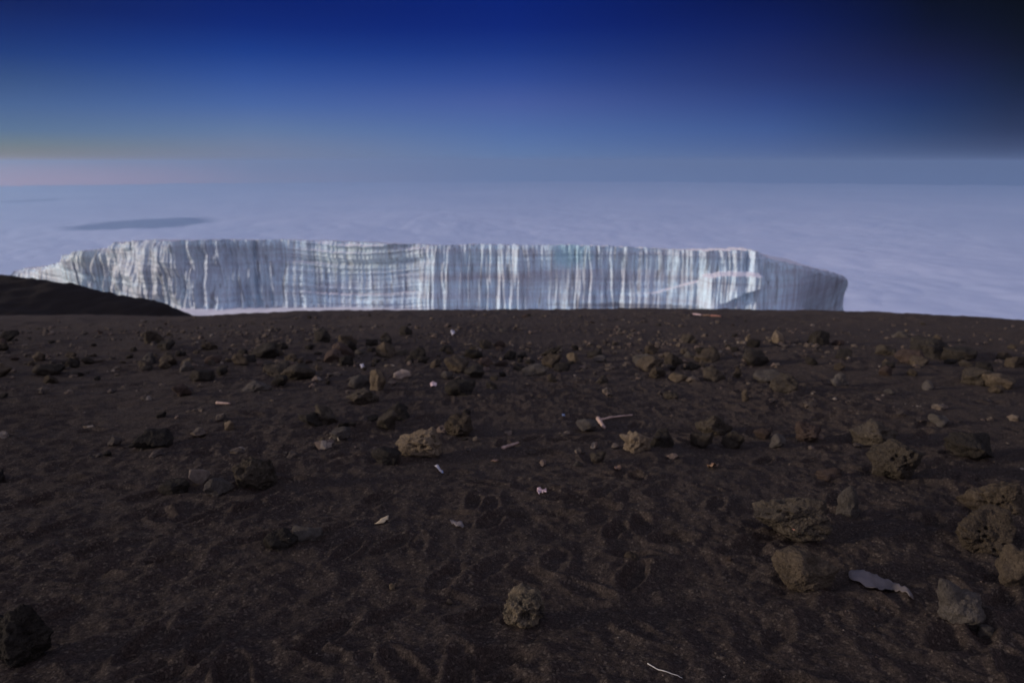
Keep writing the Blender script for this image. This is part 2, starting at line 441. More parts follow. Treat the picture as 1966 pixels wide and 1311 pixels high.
# rounding towards the upper rim, gentle batter
D -= 0.9*smooth(0.90, 1.0, v+0*ZZ)**2*(0.6+0.8*np.clip(pn2(LL*0.25, LL*0, 85)+0.5, 0, 1))
D -= 1.5*v
GX = PX_[None, :]+NXn[None, :]*D; GY = PY_[None, :]+NYn[None, :]*D
ZJ = ZZ + 0.10*pn2(LL*1.7, ZZ*1.3, 86)
V1 = np.stack([GX.ravel(), GY.ravel(), ZJ.ravel()], 1)
im = Mat('glacier_ice', 0.45, 0.4)
oc = im.coord('Object')
vert = im.coord('Object', (0.75, 0.40, 0.035)); vert2 = im.coord('Object', (2.3, 1.2, 0.07)); hor = im.coord('Object', (0.012, 0.010, 0.42)); hor2 = im.coord('Object', (0.03, 0.02, 1.5))
streak = im.rng(im.noise(vert, 1.0, 4, 0.6, 0.3), 0.44, 0.64)
streak2 = im.rng(im.noise(vert2, 1.0, 3, 0.6, 0.2), 0.50, 0.66)
band_ = im.rng(im.noise(hor, 1.0, 3, 0.6), 0.46, 0.62)
band2 = im.rng(im.noise(hor2, 1.0, 2, 0.6), 0.56, 0.66)
blot = im.rng(im.noise(oc, 0.10, 5, 0.6), 0.4, 0.65)
c0 = im.mix(blot, (0.61, 0.82, 0.96), (0.54, 0.71, 0.88))
c0 = im.mix(im.math('MULTIPLY', band_, 0.42), c0, (0.42, 0.41, 0.50))
c0 = im.mix(im.math('MULTIPLY', streak, 0.55), c0, (0.25, 0.25, 0.30))
c0 = im.mix(im.math('MULTIPLY', streak2, 0.50), c0, (0.22, 0.21, 0.25))
c0 = im.mix(im.math('MULTIPLY', band2, 0.15), c0, (0.28, 0.27, 0.27))
# a patch of clear turquoise ice under the rim
bp = at_depth(1097, 490, 206)
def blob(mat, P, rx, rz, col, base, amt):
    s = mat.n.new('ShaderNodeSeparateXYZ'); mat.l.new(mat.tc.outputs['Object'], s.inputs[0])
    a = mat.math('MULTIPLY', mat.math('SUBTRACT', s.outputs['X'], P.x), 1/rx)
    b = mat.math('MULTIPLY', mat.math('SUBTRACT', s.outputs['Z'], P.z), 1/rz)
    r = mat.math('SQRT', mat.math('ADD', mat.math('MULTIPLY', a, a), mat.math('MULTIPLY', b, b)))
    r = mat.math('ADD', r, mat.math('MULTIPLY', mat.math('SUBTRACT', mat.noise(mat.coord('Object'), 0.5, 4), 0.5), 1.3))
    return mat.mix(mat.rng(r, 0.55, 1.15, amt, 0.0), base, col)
c0 = blob(im, bp, 6.5, 4.2, (0.26, 0.58, 0.70), c0, 0.5)
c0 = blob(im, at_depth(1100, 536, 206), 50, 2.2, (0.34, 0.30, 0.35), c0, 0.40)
c0 = blob(im, at_depth(700, 490, 222), 20, 5, (0.62, 0.78, 0.78), c0, 0.45)
c0 = blob(im, at_depth(160, 496, 240), 14, 4, (0.50, 0.57, 0.50), c0, 0.35)
c0 = blob(im, at_depth(1580, 560, 215), 20, 14, (0.33, 0.33, 0.42), c0, 0.45)  # shade of the right end face put into the ice colour, plus dirt
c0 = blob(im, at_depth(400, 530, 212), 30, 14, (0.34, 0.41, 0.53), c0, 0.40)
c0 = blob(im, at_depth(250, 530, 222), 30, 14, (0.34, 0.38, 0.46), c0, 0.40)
streak3 = im.rng(im.noise(im.coord('Object', (0.9, 0.5, 0.045)), 1.0, 2, 0.5, 0.2), 0.60, 0.68)
c0 = im.mix(im.math('MULTIPLY', streak3, 0.55), c0, (0.11, 0.095, 0.10))     # grit washed down the melt channels
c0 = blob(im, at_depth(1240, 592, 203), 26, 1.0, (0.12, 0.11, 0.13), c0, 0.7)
sfin = im.n.new('ShaderNodeNewGeometry'); sepn = im.n.new('ShaderNodeSeparateXYZ'); im.l.new(sfin.outputs['Normal'], sepn.inputs[0])
c0 = im.mix(im.rng(sepn.outputs['Z'], 0.72, 0.92), c0, (0.76, 0.74, 0.82))     # snow lies on the flat treads
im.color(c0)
im.normal(im.bump(im.noise(oc, 1.6, 6, 0.65), 0.35, 0.6))
glac = bpy.data.objects.new('glacier', None); COL.objects.link(glac)
glac.location = (0, 0, 0)
tag(glac, 'long fluted wall of pale blue glacier ice standing in front of the sea of cloud', 'glacier')
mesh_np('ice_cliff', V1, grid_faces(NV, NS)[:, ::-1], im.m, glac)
# snow cap: from the upper rim back over the top, falling away from the camera
NB = 40
w = np.linspace(0, 1, NB)[:, None]
rimx, rimy, rimz = GX[-1], GY[-1], ZJ[-1]
slope = np.interp(PC, [0, 300, 1250, 1420, 1500, 1640], [0.10, 0.126, 0.128, 0.115, 0.088, 0.088])
depthb = np.interp(PC, [0, 200, 600, 1400, 1560, 1600, 1640], [30, 70, 85, 80, 55, 30, 8])
cx = np.interp(PC, [0, 1300, 1450, 1560, 1600, 1640], [0.10, 0.05, 0.25, 0.25, 0.0, -0.4])      # the back edge draws in behind the right-hand end
CX = rimx[None, :]+cx[None, :]*depthb[None, :]*w; CY = rimy[None, :]+depthb[None, :]*w
CZ = rimz[None, :]-slope[None, :]*depthb[None, :]*w + 0.25*smooth(0, 0.1, w)*(0.4+fbm2(CX*0.12, CY*0.12, 91, 3)) 
CZ = CZ - 26*smooth(0.9, 1.0, w)**2
cap = mesh_np('snow_cap', np.stack([CX.ravel(), CY.ravel(), CZ.ravel()], 1), grid_faces(NB, NS)[:, ::-1], sm.m, glac)

# ------------------------------------------------------------------ sea of cloud
NR, NA = 420, 900
rr = 4000*(92000/4000)**np.linspace(0, 1, NR)
aa = np.concatenate([np.linspace(-48, 48, 640), np.linspace(48, 312, NA-640+2)[1:-1]])
aa = np.radians(aa)
RRr, AA = np.meshgrid(rr, aa, indexing='ij')
KX = RRr*np.sin(AA); KY = RRr*np.cos(AA)
bil = lambda s, sd: (np.abs(pn2(KX/s, KY/(s*1.25), sd))*2)
KZ = -2500 + 60*fbm2(KX/14000, KY/9000, 101, 3) + 45*bil(4200, 104) + 26*bil(1500, 105)+14*bil(620, 106)
KF = grid_faces(NR, len(aa))
last = np.arange(NR-1)*len(aa)+len(aa)-1
KF = np.vstack([KF, np.stack([last, last-len(aa)+1, last+1, last+len(aa)], 1)])
cm = Mat('cloud_top', 1.0, 0.0)
oc = cm.coord('Object')
ccol = cm.mix(cm.rng(cm.noise(oc, 0.00012, 4), 0.35, 0.65), (0.66, 0.71, 0.88), (0.75, 0.78, 0.94))
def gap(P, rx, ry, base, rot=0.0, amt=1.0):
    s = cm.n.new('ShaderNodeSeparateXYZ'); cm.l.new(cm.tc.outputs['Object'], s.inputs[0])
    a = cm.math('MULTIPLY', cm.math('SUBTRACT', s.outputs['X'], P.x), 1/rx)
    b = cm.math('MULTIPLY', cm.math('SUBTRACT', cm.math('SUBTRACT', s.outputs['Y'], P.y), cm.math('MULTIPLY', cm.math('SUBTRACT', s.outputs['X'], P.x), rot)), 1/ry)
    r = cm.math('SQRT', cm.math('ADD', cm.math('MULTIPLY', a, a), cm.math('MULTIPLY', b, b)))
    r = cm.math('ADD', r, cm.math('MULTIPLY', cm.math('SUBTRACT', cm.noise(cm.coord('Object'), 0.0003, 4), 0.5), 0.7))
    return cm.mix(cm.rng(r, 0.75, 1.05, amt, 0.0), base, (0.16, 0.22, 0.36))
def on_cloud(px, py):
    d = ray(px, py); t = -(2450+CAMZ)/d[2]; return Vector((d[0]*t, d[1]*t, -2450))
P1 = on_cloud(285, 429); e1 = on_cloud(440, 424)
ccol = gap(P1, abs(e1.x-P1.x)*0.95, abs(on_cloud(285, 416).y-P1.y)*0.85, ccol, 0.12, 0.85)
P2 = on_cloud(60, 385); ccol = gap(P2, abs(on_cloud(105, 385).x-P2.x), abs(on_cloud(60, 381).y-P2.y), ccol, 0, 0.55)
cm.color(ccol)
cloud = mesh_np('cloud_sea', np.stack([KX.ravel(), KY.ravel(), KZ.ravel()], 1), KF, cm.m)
tag(cloud, kind='structure')

# ------------------------------------------------------------------ haze
HZD = 2.2/90000
bm = bmesh.new(); bmesh.ops.create_cube(bm, size=1.0)
hb = 95000.0; z0, z1 = -9000.0, 200.0
for q in bm.verts: q.co = Vector((q.co.x*2*hb, q.co.y*2*hb, z0 if q.co.z < 0 else z1))
me = bpy.data.meshes.new('haze'); bm.to_mesh(me); bm.free()
haze = bpy.data.objects.new('haze', me); COL.objects.link(haze)
hm = bpy.data.materials.new('haze'); hm.use_nodes = True
hm.node_tree.nodes.clear()
pv = hm.node_tree.nodes.new('ShaderNodeVolumePrincipled'); mo = hm.node_tree.nodes.new('ShaderNodeOutputMaterial')
pv.inputs['Color'].default_value = (0.55, 0.76, 0.97, 1)
pv.inputs['Density'].default_value = HZD
pv.inputs['Anisotropy'].default_value = 0.65
hm.node_tree.links.new(pv.outputs[0], mo.inputs['Volume'])
me.materials.append(hm)
tag(haze, kind='stuff')

# ------------------------------------------------------------------ rocks
def rock_mat(name, c1, c2, c3, crust=0.5, bscale=1.0):
    m = Mat(name, 0.95, 0.15)
    oi = m.n.new('ShaderNodeObjectInfo')
    ad = m.n.new('ShaderNodeVectorMath'); ad.operation = 'ADD'
    sc = m.n.new('ShaderNodeVectorMath'); sc.operation = 'SCALE'; sc.inputs[0].default_value = (37, 91, 53); m.l.new(oi.outputs['Random'], sc.inputs['Scale'])
    m.l.new(m.tc.outputs['Object'], ad.inputs[0]); m.l.new(sc.outputs[0], ad.inputs[1])
    vec = ad.outputs[0]
    a = m.noise(vec, 3.2, 6, 0.65); b = m.noise(vec, 17.0, 5, 0.7); c_ = m.noise(vec, 60.0, 3, 0.7)
    col = m.mix(m.rng(a, 0.38, 0.62), c1, c2)
    col = m.mix(m.rng(b, 0.5, 0.7, 0, crust), col, c3)
    col = m.mix(m.rng(c_, 0.60, 0.72, 0, 0.5), col, tuple(min(1, q*1.6) for q in c3))
    vc = m.n.new('ShaderNodeHueSaturation'); m.l.new(col, vc.inputs['Color']); m.l.new(m.rng(oi.outputs['Random'], 0, 1, 0.55, 0.98), vc.inputs['Value'])
    m.color(vc.outputs[0])
    vor = m.voro(vec, 22.0)
    h1 = m.bump(b, 0.05*bscale, 0.8); h2 = m.bump(vor, 0.03*bscale, 0.7, h1); h3 = m.bump(c_, 0.012*bscale, 0.9, h2)
    m.normal(h3)
    return m.m
RM = {
 'dark':  rock_mat('dark_lava_rock', (0.034, 0.029, 0.026), (0.060, 0.051, 0.042), (0.11, 0.093, 0.072)),
 'tan':   rock_mat('tan_lava_rock', (0.19, 0.145, 0.10), (0.29, 0.225, 0.155), (0.38, 0.30, 0.215)),
 'brown': rock_mat('brown_lava_rock', (0.080, 0.062, 0.046), (0.145, 0.112, 0.080), (0.22, 0.175, 0.125)),
 'olive': rock_mat('olive_lava_rock', (0.056, 0.046, 0.037), (0.108, 0.088, 0.067), (0.18, 0.150, 0.115)),
 'grey':  rock_mat('grey_lava_rock', (0.10, 0.086, 0.076), (0.155, 0.136, 0.120), (0.25, 0.22, 0.195)),
 'pale':  rock_mat('pale_rock', (0.36, 0.285, 0.24), (0.48, 0.39, 0.33), (0.58, 0.49, 0.42), 0.4),
 'crust': rock_mat('crusted_lava_rock', (0.045, 0.040, 0.038), (0.30, 0.24, 0.165), (0.42, 0.35, 0.25), 0.8),
 'red':   rock_mat('reddish_lava_rock', (0.075, 0.052, 0.042), (0.115, 0.082, 0.068), (0.18, 0.135, 0.115)),
}
_ico = {}
def ico(level):
    if level not in _ico:
        b = bmesh.new(); bmesh.ops.create_icosphere(b, subdivisions=level, radius=1.0)
        _ico[level] = (np.array([v_.co[:] for v_ in b.verts]), np.array([[v_.index for v_ in f.verts] for f in b.faces]))
        b.free()
    return _ico[level]
def rock_shape(seed, level, pits=0.0, hole=None, spike=None, ang=0.9, rough=1.0):
    """unit lava rock: a chipped polyhedron, roughened, with gas pits"""
    n, F = ico(level); rs = np.random.RandomState(seed)
    pl = rs.normal(size=(17, 3)); pl /= np.linalg.norm(pl, axis=1)[:, None]
    dd = rs.uniform(0.55, 1.0, 17)
    dots = np.maximum(n@pl.T, 1e-3)
    r = np.min(dd[None, :]/dots, axis=1); r = np.minimum(r, 1.25)
    soft = (np.sum((dots/dd[None, :])**10, axis=1))**(-1/10.0)
    r = ang*np.minimum(r, soft*1.16)+(1-ang)*0.85
    off = rs.uniform(-50, 50, 3)
    P = n*1.0
    r = r*(1 + rough*(0.26*pn3(P*1.3+off, seed) + 0.10*pn3(P*3.3+off, seed+1) + 0.05*pn3(P*7+off, seed+2) - 0.10*np.abs(pn3(P*2.6+off, seed+6))))
    if level >= 4: r = r + rough*(0.026*pn3(P*14+off, seed+3) + (0.018*pn3(P*29+off, seed+4) if level >= 5 else 0))
    if pits > 0:
        k = int(130*pits)
        ctr = rs.normal(size=(k, 3)); ctr /= np.linalg.norm(ctr, axis=1)[:, None]
        rad = 0.035+0.16*rs.rand(k)**2.2
        for c_, q in zip(ctr, rad):
            d = np.linalg.norm((n-c_)*(1, 1, 1.3), axis=1)/q
            r = r - 1.1*q*smooth(1.0, 0.35, d)
    if hole:
        for (hx, hy, hz, q, dp) in hole:
            c_ = np.array((hx, hy, hz), float); c_ /= np.linalg.norm(c_)
            d = np.linalg.norm(n-c_, axis=1)/q
            r = r - dp*smooth(1.0, 0.45, d)
    if spike:
        for (hx, hy, hz, q, dp) in spike:
            c_ = np.array((hx, hy, hz), float); c_ /= np.linalg.norm(c_)
            d = np.linalg.norm(n-c_, axis=1)/q
            r = r + dp*np.clip(1-d, 0, 1)**1.3
    return n*r[:, None], F
def place_rock(px, py, wpx, hpx, mat, label, seed, level=4, group=None, yaw=0.0, tilt=0.0, sink=0.2, name='rock', depth=0.9, **kw):
    """px,py: the foot of the rock in the photograph; wpx,hpx its size there"""
    p = hit(px, py-2)
    dist = p.y*math.cos(PITCH)-(p.z-CAMZ)*math.sin(PITCH)
    wm = wpx*dist/FPX; hm_ = hpx*dist/FPX
    V, F = rock_shape(seed, level, **kw)
    # view is from above: visible height = h*cos + depth*sin
    va = math.atan2(CAMZ-p.z, p.y)
    dm = wm*depth
    hh = max(0.45*wm, (hm_-dm*math.sin(va)*0.35)/max(0.5, math.cos(va)))/(1-sink)
    R = np.array(Euler((tilt, tilt*0.6, yaw)).to_matrix())
    V = V@R.T
    ext = V.max(0)-V.min(0); V = (V-(V.max(0)+V.min(0))/2)/ext
    V = V*np.array((wm, dm, hh))
    V[:, 2] += hh/2-sink*hh
    o = mesh_np(name, V/max(wm, hh), F, RM[mat])
    o.scale = (max(wm, hh),)*3
    o.location = (p.x, p.y+dm*0.42, min(p.z, gz(p.x, p.y+dm*0.4)))
    return tag(o, label, 'rock', group), o.location, wm
BLOCK = []
H = [ # foot x, foot y, width, height, material, label, seed, extra
 (1006, 1208, 84, 72, 'crust', 'crusty lava rock with a dark hollow front, alone in the foreground ash', 3, dict(level=6, pits=0.9, ang=0.5, hole=[(0.15, -1, 0.2, 0.45, 0.30)], rough=1.25, sink=0.1, depth=0.95)),
 (1530, 1046, 156, 98, 'olive', 'big dark pitted boulder with a red scrap on it, just above the brown one', 14, dict(level=6, pits=1.0, ang=0.92, rough=0.75, hole=[(-0.25, 0.1, 1, 0.35, 0.2)], sink=0.1, depth=0.7)),
 (1558, 1136, 118, 84, 'brown', 'brown craggy boulder directly below the dark pitted one', 22, dict(level=6, pits=0.35, ang=0.85, sink=0.06, depth=0.8)),
 (1636, 996, 46, 60, 'grey', 'small pale grey cone shaped stone behind the dark pitted boulder', 31, dict(level=5, spike=[(0, 0, 1, 0.85, 1.7)], ang=0.4, pits=0.6, depth=0.8)),
 (1852, 1202, 90, 82, 'grey', 'pale grey rock with a pointed left top, lower right corner', 47, dict(level=5, spike=[(-0.7, 0, 1, 0.7, 1.1)], ang=0.7, depth=0.7)),
 (1935, 992, 106, 80, 'brown', 'upper of the stacked brown rocks cut by the right edge', 52, dict(level=6, pits=0.7)),
 (1906, 1068, 112, 86, 'brown', 'rounded brown rock below the upper one at the right edge', 58, dict(level=6, pits=0.7)),
 (1970, 1132, 84, 84, 'brown', 'lowest brown rock cut off by the right edge', 63, dict(level=5)),
 (1690, 864, 88, 52, 'olive', 'flat topped olive grey rock leaning behind the larger rock on the right', 71, dict(level=5, pits=0.5, hole=[(0.4, -1, 0.5, 0.5, 0.3)])),
 (1738, 930, 104, 86, 'olive', 'large olive brown rock in front of the flat topped one', 75, dict(level=6, pits=0.6, ang=0.7, yaw=0.4)),
 (1884, 890, 94, 56, 'dark', 'low dark wedge of rock near the right edge', 79, dict(level=5)),
 (1812, 822, 38, 24, 'grey', 'small grey stone alone above the dark wedge on the right', 83, {}),
 (1562, 852, 58, 42, 'red', 'round mottled reddish rock standing alone right of centre', 88, dict(level=5, pits=0.6)),
 (1378, 838, 66, 48, 'olive', 'olive rock with a frosty top, largest of its cluster right of centre', 92, dict(level=5, pits=0.5)),
 (1350, 864, 44, 36, 'olive', 'low stone at the left foot of the frosty olive rock', 97, {}),
 (1410, 864, 42, 34, 'olive', 'stone at the right foot of the frosty olive rock', 101, {}),
 (1470, 846, 36, 22, 'red', 'small reddish stone between two clusters right of centre', 104, {}),
 (1496, 862, 30, 26, 'grey', 'small grey stone just right of the small reddish one', 107, {}),
 (1222, 870, 62, 46, 'tan', 'tan rock with a sharp spike on its left', 113, dict(level=5, pits=0.6, spike=[(-1, 0, 0.7, 0.5, 0.7)], hole=[(0.4, -1, 0.2, 0.3, 0.25)])),
 (1272, 860, 48, 38, 'dark', 'dark rounded rock touching the spiked tan one', 118, dict(level=5)),
 (1182, 863, 15, 10, 'pale', 'cream pebble left of the spiked tan rock', 121, dict(rough=0.4)),
 (1150, 892, 32, 22, 'olive', 'small olive stone below the spiked tan rock', 125, {}),
 (1128, 832, 44, 26, 'grey', 'low grey stone beside the broken sticks', 129, {}),
 (800, 886, 92, 62, 'tan', 'big tan boulder full of holes, left of the centre', 134, dict(level=6, pits=0.9, ang=0.75, depth=0.75, sink=0.05, hole=[(-0.4, -1, 0.1, 0.22, 0.25), (0.15, -1, 0.1, 0.2, 0.25), (0.5, -1, -0.2, 0.16, 0.2), (-0.75, -1, 0.3, 0.18, 0.2)])),
 (738, 892, 56, 34, 'dark', 'dark low lump at the left foot of the holed tan boulder', 139, {}),
 (880, 842, 58, 46, 'brown', 'brown rock behind the holed tan boulder, to its right', 143, dict(level=5, pits=0.4)),
 (742, 830, 40, 38, 'olive', 'olive stone leaning to the right, behind the holed tan boulder', 147, {}),
 (760, 808, 48, 32, 'dark', 'dark stone behind the leaning olive one', 151, {}),
 (625, 818, 46, 42, 'olive', 'upright olive stone, right one of a pair', 155, dict(level=5)),
 (592, 820, 44, 28, 'dark', 'low dark stone, left one of a pair', 158, {}),
 (476, 944, 82, 66, 'olive', 'rock with a round dark hole in its upper left, on the left side', 162, dict(level=6, pits=0.6, ang=0.55, hole=[(-0.55, -0.8, 0.65, 0.42, 0.55)])),
 (414, 953, 52, 36, 'grey', 'smooth grey stone left of the rock with the round hole', 166, dict(level=5, rough=0.7)),
 (378, 933, 38, 32, 'pale', 'small pale pinkish stone between darker ones on the left', 169, dict(level=5, rough=0.7)),
 (324, 952, 62, 32, 'dark', 'flat dark stone, leftmost of the row with the pale one', 173, dict(level=5)),
 (286, 864, 76, 42, 'dark', 'jagged dark rock alone on the left', 177, dict(level=5)),
 (18, 1286, 112, 112, 'dark', 'big black boulder in the lower left corner', 181, dict(level=6, ang=0.55, rough=1.5, pits=0.6)),
 (532, 1060, 64, 40, 'dark', 'half buried dark slab, left one of a pair in the foreground', 185, dict(level=5, sink=0.35)),
 (584, 1042, 62, 24, 'grey', 'low grey slab, right one of a pair in the foreground', 188, dict(sink=0.3)),
 (1602, 922, 50, 16, 'red', 'low reddish fragment left of the large olive brown rock', 191, dict(sink=0.3)),
 (690, 780, 66, 34, 'olive', 'broad olive rock below the upright tan lit one', 195, dict(level=5, pits=0.5)),
 (724, 752, 34, 44, 'tan', 'upright rock with a bright tan left face', 199, dict(level=5, ang=0.95)),
 (684, 748, 42, 26, 'grey', 'grey crusted rock left of the upright tan one', 203, {}),
 (772, 728, 34, 18, 'pale', 'pale flat stone right of the upright tan one', 207, {}),
 (736, 688, 38, 34, 'brown', 'brown block in the rubble above the pale flat stone', 211, {}),
 (778, 645, 26, 20, 'dark', 'black stone high in the rubble near the ridge', 213, {}),
 (875, 718, 48, 34, 'brown', 'pointed brown rock in the rubble left of centre', 217, {}),
 (882, 762, 62, 34, 'dark', 'dark rock at the lower edge of the rubble, left of centre', 221, {}),
 (1026, 724, 50, 24, 'grey', 'flat grey slab in the rubble by the centre', 225, {}),
 (1101, 698, 25, 22, 'tan', 'round tan stone in the rubble by the centre', 229, dict(rough=0.5)),
 (858, 730, 24, 16, 'grey', 'small grey stone below the pointed brown rock', 233, {}),
 (910, 728, 40, 26, 'dark', 'dark stone right of the pointed brown rock', 237, {}),
 (565, 734, 70, 30, 'olive', 'mossy looking olive rock left of the pale litter in the rubble', 241, {}),
 (500, 690, 60, 24, 'dark', 'dark hump in the rubble on the left', 245, {}),
 (520, 686, 40, 22, 'brown', 'brown rock on the dark hump in the left rubble', 247, {}),
 (290, 662, 34, 30, 'olive', 'olive knob standing up in the far left rubble', 251, {}),
 (80, 725, 50, 24, 'olive', 'olive stone in the rubble close to the left edge', 255, {}),
 (100, 722, 34, 22, 'dark', 'dark stone beside the olive one close to the left edge', 259, {}),
 (380, 735, 50, 20, 'dark', 'low dark slab in the left part of the rubble', 263, {}),
 (700, 738, 20, 16, 'red', 'small reddish stone by the grey crusted rock', 267, {}),
 (1495, 662, 26, 26, 'tan', 'tan stone standing upright near the ridge, right of centre', 271, {}),
 (1437, 658, 12, 16, 'tan', 'small tan pebble left of the upright stone near the ridge', 275, {}),
 (1455, 706, 54, 34, 'dark', 'dark grey rock in the rubble right of centre', 279, {}),
 (1375, 735, 46, 28, 'olive', 'knobbly olive rock in the right part of the rubble', 283, {}),
 (1418, 728, 16, 22, 'brown', 'narrow brown stone between two rubble rocks on the right', 287, {}),
 (1478, 738, 52, 18, 'grey', 'long low grey stone in the right part of the rubble', 291, {}),
 (1432, 772, 14, 22, 'brown', 'thin brown stone alone below the right rubble', 295, {}),
 (1290, 768, 28, 16, 'olive', 'small olive stone alone below the rubble, right of centre', 299, {}),
 (1304, 736, 36, 12, 'tan', 'low tan slab at the lower rim of the right rubble', 303, {}),
 (1240, 700, 44, 18, 'grey', 'sharp grey slab in the rubble right of centre', 307, {}),
 (1762, 702, 60, 30, 'red', 'reddish grey rock at the left end of the dark heap on the right', 311, {}),
 (1800, 690, 70, 40, 'dark', 'black jagged rock on top of the dark heap on the right', 315, dict(level=5)),
 (1850, 698, 60, 22, 'dark', 'low black rock at the right end of the dark heap', 319, {}),
 (1772, 704, 36, 14, 'brown', 'brown chip at the foot of the dark heap on the right', 323, {}),
 (1708, 684, 44, 20, 'olive', 'low olive stone left of the dark heap on the right', 327, {}),
 (1895, 742, 66, 34, 'olive', 'olive rock with lit left face near the right edge', 331, dict(level=5)),
 (1938, 750, 60, 30, 'brown', 'brown rock beside the olive one near the right edge', 335, {}),
 (1960, 708, 40, 26, 'brown', 'brown rock at the right edge behind the olive one', 339, {}),
 (1858, 706, 26, 14, 'olive', 'tiny olive stone under the right end of the dark heap', 343, {}),
 (438, 828, 20, 20, 'tan', 'small tan stone alone left of the pair of stones', 347, {}),
 (650, 846, 40, 18, 'grey', 'grey frosted stone with dry straw on it', 349, {}),
 (1216, 1075, 34, 18, 'brown', 'low brown lump in the foreground ash right of centre', 351, dict(sink=0.4)),
 (862, 1163, 13, 10, 'tan', 'tan pebble in the foreground ash left of the crusty rock', 353, {}),
 (752, 1134, 12, 12, 'tan', 'tan pebble further left in the foreground ash', 355, {}),
 (1684, 1176, 12, 8, 'red', 'pinkish pebble under the grey strip of plastic', 357, {}),
 (1905, 1222, 40, 14, 'grey', 'thin grey sliver of stone below the pointed grey rock', 359, dict(sink=0.3)),
 (1402, 1080, 12, 10, 'red', 'small reddish pebble left of the brown boulder', 361, {}),
]
lava = {}
for (px, py, w_, h_, mt, lab, sd_, kw) in H:
    o, loc, wm = place_rock(px, py, w_, h_, mt, lab, sd_, **kw)
    BLOCK.append((loc.x, loc.y, wm*0.6)); lava[(px, py)] = o

# rubble: loose rocks too alike to tell apart, every one an object
VAR = []
for i in range(16):
    V, F = rock_shape(500+i, 4, pits=0.4 if i % 2 else 0.0, ang=0.85, rough=1.1)
    ext = V.max(0)-V.min(0)
    V = (V-(V.max(0)+V.min(0))/2)/ext.max()
    me_o = mesh_np('rock', V, F, RM[['dark', 'olive', 'brown', 'dark', 'red', 'grey', 'dark', 'brown'][i % 8]])
    VAR.append(me_o)
RS = np.random.RandomState(77)
def dens(px, py):
    """how much rubble the photograph shows at a place"""
    d = math.exp(-((py-690)/36.0)**2)
    if py > 760: d = 0.035
    if px > 1500: d *= 0.45
    if 1100 < px < 1500 and py > 735: d *= 0.3
    if py < 632: d = 0.30
    if px < 260: d *= 0.75
    return d
used = set(); n = 0; tries = 0
LOOSE = []
while n < 205 and tries < 9000:
    tries += 1
    px = RS.uniform(-40, 2000); py = RS.uniform(606, 960)
    if RS.rand() > dens(px, py): continue
    p = hit(px, py)
    if p.y > 27: continue
    s = float(np.clip(RS.lognormal(-1.5, 0.42), 0.09, 0.48))
    if py > 760: s *= 0.45
    if py < 632: s *= 0.55
    if any((p.x-a)**2+(p.y-b)**2 < (r_+s*0.45)**2 for a, b, r_ in BLOCK): continue
    k = RS.randint(16)
    if k not in used: o = VAR[k]; used.add(k)
    else:
        o = VAR[k].copy(); COL.objects.link(o)
    fl = RS.uniform(0.5, 0.85)
    o.scale = (s, s*RS.uniform(0.7, 1.0), s*fl)
    o.rotation_euler = (RS.normal(0, 0.25), RS.normal(0, 0.25), RS.uniform(0, 6.28))
    o.location = (p.x, p.y, gz(p.x, p.y)+s*fl*0.26)
    g = 'small stones near the brow of the slope' if py < 645 else 'loose stones in the rubble belt' if py < 760 else 'little stones on the open ash'
    tag(o, 'x', 'rock', g); LOOSE.append((o, px, py, k, s))
    BLOCK.append((p.x, p.y, s*0.45)); n += 1
for k in range(16):
    if k not in used: bpy.data.objects.remove(VAR[k])
# each loose stone is told apart by the landmark it lies next to
MARKS = [(1101, 690, 'round tan stone'), (1026, 718, 'flat grey slab by the centre'), (875, 708, 'pointed brown rock'), (882, 752, 'dark rock under the pointed brown one'),
 (724, 740, 'upright rock with the tan face'), (690, 768, 'broad olive rock'), (772, 724, 'pale flat stone'), (736, 678, 'brown block in the rubble'), (778, 638, 'black stone by the brow'),
 (565, 722, 'mossy looking olive rock'), (500, 682, 'dark hump on the left'), (290, 650, 'olive knob on the far left'), (80, 715, 'olive stone by the left edge'), (380, 728, 'low dark slab on the left'),
 (1495, 652, 'upright tan stone by the brow'), (1455, 694, 'dark grey rock in the right rubble'), (1375, 724, 'knobbly olive rock'), (1478, 732, 'long low grey stone'), (1290, 762, 'lone small olive stone'),
 (1304, 731, 'low tan slab'), (1240, 694, 'sharp grey slab'), (1762, 690, 'reddish rock of the dark heap'), (1850, 690, 'low black rock of the dark heap'), (1895, 728, 'olive rock by the right edge'),
 (1960, 698, 'brown rock at the right edge'), (1342, 687, 'bright white scrap'), (945, 743, 'white scrap by the centre'), (870, 641, 'white fleck by the brow'), (1358, 606, 'broken marker pole'),
 (1182, 858, 'cream pebble'), (800, 860, 'holed tan boulder'), (430, 776, 'pinkish stick on the left'), (286, 845, 'jagged dark rock on the left'), (476, 915, 'rock with the round hole'),
 (1180, 805, 'long thin stick'), (1378, 815, 'frosty olive rock'), (1562, 835, 'round reddish rock'), (1738, 890, 'large olive brown rock'), (1884, 865, 'dark wedge on the right'), (1812, 812, 'lone grey stone on the right'),
 (1040, 946, 'pinkish paper scrap'), (625, 800, 'upright olive stone'), (980, 857, 'short pale stick'), (150, 650, 'foot of the black hillside'), (1700, 620, 'right end of the brow')]
TONE = ['blackish', 'olive', 'brown', 'blackish', 'reddish', 'grey', 'blackish', 'brown']
ORD = ['nearest', 'second nearest', 'third nearest', 'fourth nearest', 'fifth nearest', 'sixth nearest', 'seventh nearest', 'eighth nearest', 'ninth nearest', 'tenth nearest'] + ['farther']*40
byk = {}
